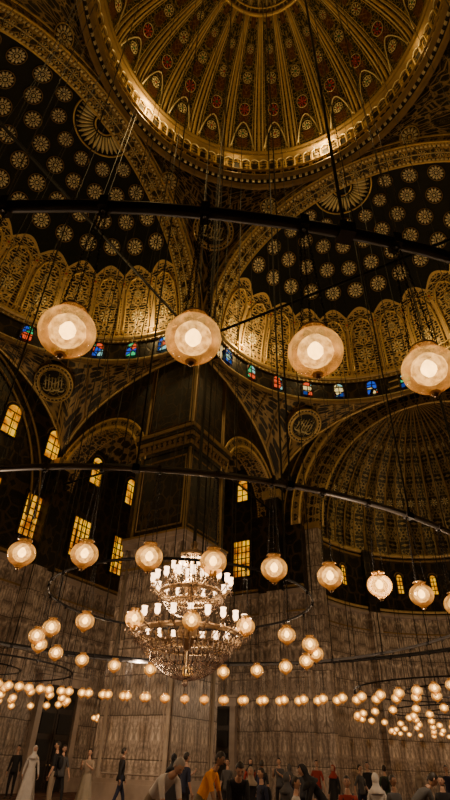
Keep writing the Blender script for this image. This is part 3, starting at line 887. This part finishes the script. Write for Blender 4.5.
for i in range(24):
    a = 2 * pi * i / 24; c, s_ = cos(a), sin(a)
    strand((.26 * c, .26 * s_, 5.0), (.62 * c, .62 * s_, z1), .12, 14)
    strand((.62 * c, .62 * s_, z1 - .1), (1.0 * c, 1.0 * s_, z2 - .05), .08, 14)
for i in range(36):
    a = 2 * pi * i / 36; c, s_ = cos(a), sin(a)
    strand((.62 * c, .62 * s_, z1 - .16), (.3 * c, .3 * s_, z1 - .5), .08, 8)
for i in range(48):
    a = 2 * pi * i / 48; c, s_ = cos(a), sin(a)
    strand((1.0 * c, 1.0 * s_, z2 - .14), (.1 * c, .1 * s_, 2.72), .16, 24, r=.016)
    strand((.8 * c, .8 * s_, z2 - .3), (.5 * c, .5 * s_, 2.95), .1, 9, r=.016)
    for r, z, h in ((1.0, z2 - .2, .18), (.86, 3.25, .16), (.66, 3.08, .16), (.42, 2.92, .15)):
        b.octa((r * c, r * s_, z), .022, h, CRYS)
b.ball((0, 0, 2.66), .06, CRYS, 8, 6)
p = [(0, 0, 5.3), (0, 0, DZ + 8.8)]
b.tube(p, .022, IRON, 6)
for i in range(4):
    a = pi / 2 * i + .5; b.tube([(.24 * cos(a), .24 * sin(a), 5.05), (.9 * cos(a), .9 * sin(a), DZ + 8.3)], .01, IRON, 5)
b.build('crystal_chandelier', loc=(CX + .15, CY + .10, -.07))

# ------------------------------------------------------------------ people
SK = [simple('skin_light', (.50, .30, .21), .55, 0, .1), simple('skin_tan', (.34, .19, .12), .55, 0, .1)]
HAIR = simple('dark_hair', (.02, .014, .01), .6); GREY = simple('grey_hair', (.3, .28, .26), .7)
SHOE = simple('dark_shoe', (.03, .025, .02), .5); EYE = simple('eye_dark', (.02, .015, .01), .3)
_cl = {}
def cloth(c):
    if c not in _cl: _cl[c] = simple('cloth_%d' % len(_cl), c, .85, 0, .15, 9.)
    return _cl[c]
def person(name, loc, head_deg, h, shirt, pants, hair=HAIR, skin=0, pose='stand', dress=None, scarf=None, bend=0., sleeve=False, bag=None, turn=0.):
    shirt = cloth(shirt); pants = cloth(pants); sk = SK[skin]
    J = {}; 
    def j(n, p, r): J[n] = [Vector(p), r]
    sit = pose == 'sit'
    dz = -.78 if sit else 0.
    j('pel', (0, 0, .95 + dz), .135); j('sp', (0, .0, 1.13 + dz), .12); j('ch', (0, .01, 1.32 + dz), .145); j('nb', (0, .01, 1.46 + dz), .07); j('nk', (0, -.005, 1.53 + dz), .052); j('hd', (0, -.01, 1.60 + dz), .06)
    for s_, S in ((-1, 'l'), (1, 'r')):
        sw = .1 * s_ if pose == 'walk' else 0
        j('sh' + S, (.17 * s_, .01, 1.41 + dz), .062)
        if pose == 'arms' or (pose == 'phone' and s_ > 0):
            j('el' + S, (.24 * s_, -.08, 1.18 + dz), .046); j('wr' + S, (.12 * s_, -.30, 1.30 + dz), .030); j('pa' + S, (.08 * s_, -.36, 1.36 + dz), .032)
        elif sit:
            j('el' + S, (.27 * s_, -.05, 1.14 + dz), .046); j('wr' + S, (.2 * s_, -.27, .98 + dz), .030); j('pa' + S, (.17 * s_, -.34, .96 + dz), .032)
        else:
            j('el' + S, (.235 * s_, .03 - sw, 1.13 + dz), .046); j('wr' + S, (.26 * s_, -.05 - sw * 1.8, .90 + dz), .030); j('pa' + S, (.26 * s_, -.07 - sw * 1.9, .83 + dz), .032)
        if sit:
            j('hp' + S, (.1 * s_, -.02, .14), .1); j('kn' + S, (.34 * s_, -.34, .16), .07); j('an' + S, (.0 + .1 * s_, -.42, .07), .045); j('to' + S, (-.08 * s_, -.46, .05), .04)
        else:
            st = (.28 * s_) if pose == 'walk' else 0
            j('hp' + S, (.095 * s_, 0, .88), .098); j('kn' + S, (.105 * s_, -.02 - st * .55, .49), .066); j('an' + S, (.105 * s_, .03 - st, .09), .045); j('to' + S, (.12 * s_, -.13 - st, .045), .04)
    if bend:
        B = Matrix.Rotation(bend, 3, 'X'); pv = J['pel'][0].copy()
        for n in J:
            if n[:2] in ('sp', 'ch', 'nb', 'nk', 'hd', 'sh'): J[n][0] = pv + B @ (J[n][0] - pv)
        for S in 'lr':
            o = J['sh' + S][0]
            J['el' + S][0] = o + Vector((0, -.08, -.27)); J['wr' + S][0] = o + Vector((0, -.16, -.50)); J['pa' + S][0] = o + Vector((0, -.18, -.57))
    order = list(J); ix = {n: i for i, n in enumerate(order)}
    E = [('pel', 'sp'), ('sp', 'ch'), ('ch', 'nb'), ('nb', 'nk'), ('nk', 'hd')]
    for S in 'lr': E += [('ch', 'sh' + S), ('sh' + S, 'el' + S), ('el' + S, 'wr' + S), ('wr' + S, 'pa' + S), ('pel', 'hp' + S), ('hp' + S, 'kn' + S), ('kn' + S, 'an' + S), ('an' + S, 'to' + S)]
    me = bpy.data.meshes.new('sk'); me.from_pydata([tuple(J[n][0]) for n in order], [(ix[a], ix[c]) for a, c in E], [])
    ob = bpy.data.objects.new('sk', me); COL.objects.link(ob)
    ob.modifiers.new('Skin', 'SKIN'); sd = me.skin_vertices[0].data
    for n in order:
        r = J[n][1]; sd[ix[n]].radius = (r, r * (.8 if n in ('ch', 'sp', 'pel') else 1)); sd[ix[n]].use_root = (n == 'pel')
    ss = ob.modifiers.new('s', 'SUBSURF'); ss.levels = 1
    dg = bpy.context.evaluated_depsgraph_get(); ev = ob.evaluated_get(dg); em = ev.to_mesh()
    vs = [v.co.copy() for v in em.vertices]; fs = [tuple(p.vertices) for p in em.polygons]
    ev.to_mesh_clear(); bpy.data.objects.remove(ob)
    def zone(a, c):
        if a[:2] in ('nk',) or (a == 'nb'): return sk
        if a[:2] == 'wr': return sk
        if a[:2] == 'el': return shirt if sleeve else sk
        if a[:2] in ('hp', 'kn') or (a == 'pel' and c[:2] == 'hp'): return pants
        if a[:2] == 'an': return SHOE
        return shirt
    b = MB([])
    base = Matrix.Translation(loc) @ Matrix.Rotation(radians(head_deg), 4, 'Z') @ Matrix.Scale(h / 1.75, 4)
    b.M = base
    groups = {}
    for f in fs:
        c = sum((vs[i] for i in f), Vector()) / len(f); best = None
        for a, d in E:
            p, q = J[a][0], J[d][0]; t = max(0, min(1, (c - p).dot(q - p) / (q - p).length_squared)); dd = (c - p.lerp(q, t)).length - .5 * (J[a][1] * (1 - t) + J[d][1] * t)
            if best is None or dd < best[0]: best = (dd, a, d)
        groups.setdefault(zone(best[1], best[2]), []).append(f)
    o = len(b.v)
    for v in vs: b.v.append(base @ v); b.uv.append((v.x, v.z))
    for m, ff in groups.items():
        k = b.idx(m)
        for f in ff: b.f.append(tuple(o + i for i in f)); b.mi.append(k); b.sm.append(True)
    HM = J['hd'][0]; tilt = bend * .7
    b.M = base @ Matrix.Translation(HM + Vector((0, 0, .02))) @ Matrix.Rotation(tilt, 4, 'X') @ Matrix.Rotation(turn, 4, 'Z')
    def hf(u, v, g=1., cut=0.):
        a = 2 * pi * u; p = -pi / 2 + pi * v
        x = .076 * cos(p) * cos(a); y = .094 * cos(p) * sin(a); z = .118 * sin(p)
        if z < 0: k_ = 1 + z / .118 * .32; x *= k_; y = y * k_ - .012 * (-z / .118)
        return (x * g, y * g, .075 + z * g)
    b.grid(hf, 18, 14, sk)
    b.ball((0, -.098, .062), (.014, .020, .022), sk, 6, 5)
    b.ball((0, -.088, .018), (.024, .010, .007), LIP, 6, 4)
    for s_ in (-1, 1):
        b.ball((.031 * s_, -.083, .085), (.013, .008, .008), EYE, 6, 4)
        b.ball((.031 * s_, -.087, .104), (.019, .008, .004), hair, 6, 3)
        b.ball((.077 * s_, .005, .07), (.010, .018, .028), sk, 6, 5)
    if scarf is None:
        def hairf(u, v):
            a = 2 * pi * u
            lo = .35 if sin(a) < -.35 else (-.35 if sin(a) > .2 else 0.02)
            p = lo * pi / 2 + (pi / 2 - lo * pi / 2) * v
            return (.083 * cos(p) * cos(a), .004 + .101 * cos(p) * sin(a), .078 + .125 * sin(p))
        b.grid(hairf, 20, 8, hair)
        if dress is not None: b.ball((0, .06, -.01), (.075, .045, .13), hair, 10, 8)
    else:
        sm_ = cloth(scarf)
        def sf(u, v):
            a = 2 * pi * u; fr = sin(a) < -.45
            lo = .42 if fr else -.9
            p = lo * pi / 2 + (pi / 2 - lo * pi / 2) * v
            return (.09 * cos(p) * cos(a), .006 + .108 * cos(p) * sin(a), .072 + .13 * sin(p))
        b.grid(sf, 22, 10, sm_)
        b.lathe([(.078, .0), (.085, -.06), (.13, -.12), (.2, -.19), (.19, -.23)], 16, (0, .01, 0), sm_)
    for s_, S in ((-1, 'l'), (1, 'r')):
        b.M = base
        w, pl = J['wr' + S][0], J['pa' + S][0]; d = (pl - w).normalized(); side = Vector((0, 1, 0)) if abs(d.z) > .6 else Vector((1, 0, 0))
        side = (side - d * side.dot(d)).normalized(); inn = d.cross(side) * (1 if s_ < 0 else -1)
        for i, L in enumerate((.058, .068, .064, .05)):
            st = pl + side * (-.027 + .018 * i)
            p1 = st + d * (L * .5 + .02) + inn * .006; p2 = p1 + d * L * .38 + inn * .018; p3 = p2 + d * L * .2 + inn * .022
            b.tube([tuple(st), tuple(p1), tuple(p2), tuple(p3)], [.0095, .009, .008, .0055], sk, 5)
        st = w.lerp(pl, .55) - side * .024; p1 = st - side * .025 + d * .025; p2 = p1 - side * .006 + d * .03 + inn * .01
        b.tube([tuple(st), tuple(p1), tuple(p2)], [.012, .0105, .007], sk, 5)
    b.M = base
    if dress is not None:
        dm_ = cloth(dress)
        def df(u, v):
            a = 2 * pi * u; z = 1.10 - 1.05 * v
            r = .15 + .17 * v + .02 * sin(a * 9 + 2 * v) * v
            return (r * cos(a) * 1.05, r * sin(a) * .85, z)
        if not sit: b.grid(df, 54, 12, dm_)
    else:
        if not sit and not bend:
            b.lathe([(.140, 1.02), (.155, .93), (.158, .86), (.15, .865)], 20, (0, 0, 0), shirt)
    if bag:
        bm_ = cloth(bag); c = J['ch'][0]
        b.ball((c.x, c.y + .17, c.z - .08), (.13, .09, .2), bm_, 12, 8)
        for s_ in (-1, 1): b.tube([(.1 * s_, c.y + .12, c.z + .08), (.11 * s_, c.y - .0, c.z + .165), (.11 * s_, c.y - .12, c.z), (.12 * s_, c.y + .1, c.z - .18)], .014, bm_, 5)
    return b.build(name)

BLK = (.012, .012, .015); WHT = (.60, .57, .54); NAVY = (.015, .02, .05); BEI = (.30, .24, .18); RD = (.28, .03, .02); GRN = (.03, .055, .035); GR = (.08, .08, .085); BLU = (.06, .10, .2); ORG = (.90, .34, .02); KH = (.16, .13, .08)
PPL = [
 ('standing_man', (-17.0, 9.1), 30, 1.75, dict(shirt=BLK, pants=BLK, sleeve=True)),
 ('woman_in_white_dress', (-14.5, 7.76), 60, 1.72, dict(shirt=WHT, pants=WHT, dress=WHT, scarf=WHT, sleeve=True, pose='walk')),
 ('man_in_black_shirt', (-12.3, 6.8), -60, 1.82, dict(shirt=BLK, pants=BEI, bag=BLK, turn=.4)),
 ('walking_man', (-12.9, 7.7), 70, 1.75, dict(shirt=GR, pants=BLK, pose='walk')),
 ('woman_in_beige', (-11.5, 7.6), 20, 1.66, dict(shirt=BEI, pants=BEI, dress=(.3, .26, .2), pose='arms')),
 ('standing_man', (-10.3, 8.0), 150, 1.72, dict(shirt=BLK, pants=NAVY, sleeve=True, pose='walk')),
 ('bending_man', (-2.67, -.15), 75, 1.78, dict(shirt=WHT, pants=BEI, bend=1.05, skin=0, hair=GREY)),
 ('standing_woman', (-6.2, 5.3), 200, 1.56, dict(shirt=BLK, pants=BLK, dress=BLK, scarf=BLK, sleeve=True)),
 ('standing_man', (-5.35, 4.67), 160, 1.58, dict(shirt=NAVY, pants=BLK, pose='phone')),
 ('man_in_orange_shirt', (-2.57, 1.1), 100, 1.66, dict(shirt=ORG, pants=KH, bend=.6, skin=1)),
 ('standing_man', (-6.5, 8.7), 10, 1.52, dict(shirt=GR, pants=BLK)),
 ('standing_woman', (-6.8, 10.8), 40, 1.56, dict(shirt=RD, pants=BLK, dress=BLK, scarf=BLK, sleeve=True)),
 ('standing_man', (-5.1, 8.4), 190, 1.5, dict(shirt=BLK, pants=NAVY, bag=NAVY)),
 ('standing_man', (-6.4, 12.3), 0, 1.62, dict(shirt=GR, pants=BLK, pose='arms')),
 ('standing_woman', (-4.8, 9.75), 220, 1.44, dict(shirt=NAVY, pants=NAVY, dress=NAVY, scarf=GR, sleeve=True)),
 ('standing_man', (-3.6, 8.1), 170, 1.42, dict(shirt=BLK, pants=BLK, skin=1)),
 ('standing_man', (-5.2, 13.0), 30, 1.6, dict(shirt=RD, pants=GR, pose='walk')),
 ('standing_woman', (-3.6, 10.5), -20, 1.46, dict(shirt=BLK, pants=BLK, dress=BLK, scarf=RD, sleeve=True)),
 ('standing_man', (-3.6, 14.0), 10, 1.6, dict(shirt=BLK, pants=BLK)),
 ('standing_man', (-2.2, 11.4), 180, 1.5, dict(shirt=GRN, pants=BLK, bag=BLK)),
 ('standing_woman', (-1.5, 13.0), 150, 1.52, dict(shirt=BEI, pants=BEI, dress=GR, scarf=BEI, sleeve=True)),
 ('standing_man', (-.9, 14.5), 20, 1.58, dict(shirt=NAVY, pants=BLK)),
 ('standing_man', (-3.2, 11.9), 80, 1.5, dict(shirt=GR, pants=NAVY, pose='walk')),
 ('leaning_man', (-1.78, 1.0), 40, 1.62, dict(shirt=BLK, pants=BLK, bend=.85)),
 ('boy_with_backpack', (-1.85, 2.15), -32, 1.33, dict(shirt=NAVY, pants=BLK, bag=BLK)),
 ('girl_in_scarf', (-1.2, 1.9), 150, 1.28, dict(shirt=GR, pants=BLK, dress=BLK, scarf=GR, sleeve=True)),
 ('boy_in_white_shirt', (-.46, .65), 100, 1.24, dict(shirt=WHT, pants=BLK, pose='phone')),
 ('leaning_woman', (-.8, 2.8), -60, 1.58, dict(shirt=BLK, pants=BLK, scarf=BLK, bend=.75, sleeve=True)),
 ('boy_with_backpack', (.06, 1.57), 20, 1.27, dict(shirt=RD, pants=BLK, bag=NAVY)),
 ('girl_in_scarf', (.01, 3.3), 200, 1.32, dict(shirt=WHT, pants=BEI, dress=NAVY, scarf=WHT, sleeve=True)),
 ('boy_in_grey_shirt', (.45, 2.9), 60, 1.3, dict(shirt=GR, pants=BLK, skin=1)),
 ('leaning_man', (.77, 2.6), 130, 1.60, dict(shirt=GR, pants=BLK, bend=.9)),
 ('boy_in_dark_shirt', (1.08, 4.0), 0, 1.32, dict(shirt=BLK, pants=BLK)),
 ('girl_in_scarf', (-2.6, 3.1), 10, 1.34, dict(shirt=BLK, pants=BLK, dress=BLK, scarf=BEI, sleeve=True)),
]
for nm, (x, y), hd_, h, kw in PPL: person(nm, (x, y, 0), hd_, h, **kw)

# ------------------------------------------------------------------ lights
def pt(name, loc, e, col=(1., .66, .36), r=.15):
    l = bpy.data.lights.new(name, 'POINT'); l.energy = e; l.color = col; l.shadow_soft_size = r
    o = bpy.data.objects.new(name, l); COL.objects.link(o); o.location = loc; return o
WL = (1., .71, .45)
for i in range(6):
    a = P0 + radians(30) + 2 * pi * i / 6
    pt('ring_and_fill_light', (CX + 5.3 * cos(a), CY + 5.3 * sin(a), ZL), 115, WL)
pt('chandelier_light', (CX, CY, 4.7), 330, (1., .72, .44), .3)
for p, e in (((-15.2, 4.2), 190), ((0, 15.6), 250), ((-1, 24.6), 240), ((-15.6, 15.6), 130), ((-8.6, 6.2), 430), ((-6.5, 16.5), 150)):  # the strongest point is an added fill that brightens the pier
    pt('ring_and_fill_light', (*p, ZL + 1.), e, WL)
GL = (1., .66, .24)
for a, e, zz in ((0, 30, 1.9), (45, 32, 1.9), (92, 380, 2.0), (130, 40, 1.9), (172, 430, 2.0), (225, 32, 1.9), (270, 28, 1.9), (315, 28, 1.9)):
    t = radians(a); pt('dome_cornice_light', (8.9 * cos(t), 8.9 * sin(t), ZR + zz), e, GL)
for x, y, e in ((-8.0, 13.4, 310), (-5.0, 17.4, 55), (2, 18.5, 75), (7, 15, 45)):
    pt('half_dome_cornice_light', (x, y, ZS + .9), e, GL)
for x, y, e in ((-13.2, 8.0, 190), (-17.4, 5.0, 65), (-18.5, -2, 60)):
    pt('half_dome_cornice_light', (x, y, ZS + .9), e, GL)
pt('apse_cornice_light', (-3, 24, AZ + .5), 120, GL)
pt('squinch_fill_light', (-17, 6, 17.), 40, GL); pt('squinch_fill_light', (-6, 17, 17.), 48, GL)  # added fill without a fixture, lifts the corner fans

# ------------------------------------------------------------------ world, camera
w = bpy.data.worlds.new('World'); scene.world = w; w.use_nodes = True
w.node_tree.nodes['Background'].inputs[0].default_value = (.02, .016, .012, 1); w.node_tree.nodes['Background'].inputs[1].default_value = .3
cam = bpy.data.cameras.new('camera'); co = bpy.data.objects.new('camera', cam); COL.objects.link(co)
cam.sensor_fit = 'VERTICAL'; cam.sensor_height = 36.; cam.lens = 22.5; cam.clip_start = .05; cam.clip_end = 200
p = radians(36.1); ro = radians(2.2); yaw = radians(32.2)
hx = Vector((-sin(yaw), cos(yaw), 0)); r0 = Vector((cos(yaw), sin(yaw), 0)); f = hx * cos(p) + Vector((0, 0, sin(p))); u0 = Vector((0, 0, cos(p))) - hx * sin(p)
r = r0 * cos(ro) + u0 * sin(ro); u = u0 * cos(ro) - r0 * sin(ro)
co.matrix_world = Matrix(((r.x, u.x, -f.x, 3.72), (r.y, u.y, -f.y, -8.53), (r.z, u.z, -f.z, 1.4), (0, 0, 0, 1)))
scene.camera = co
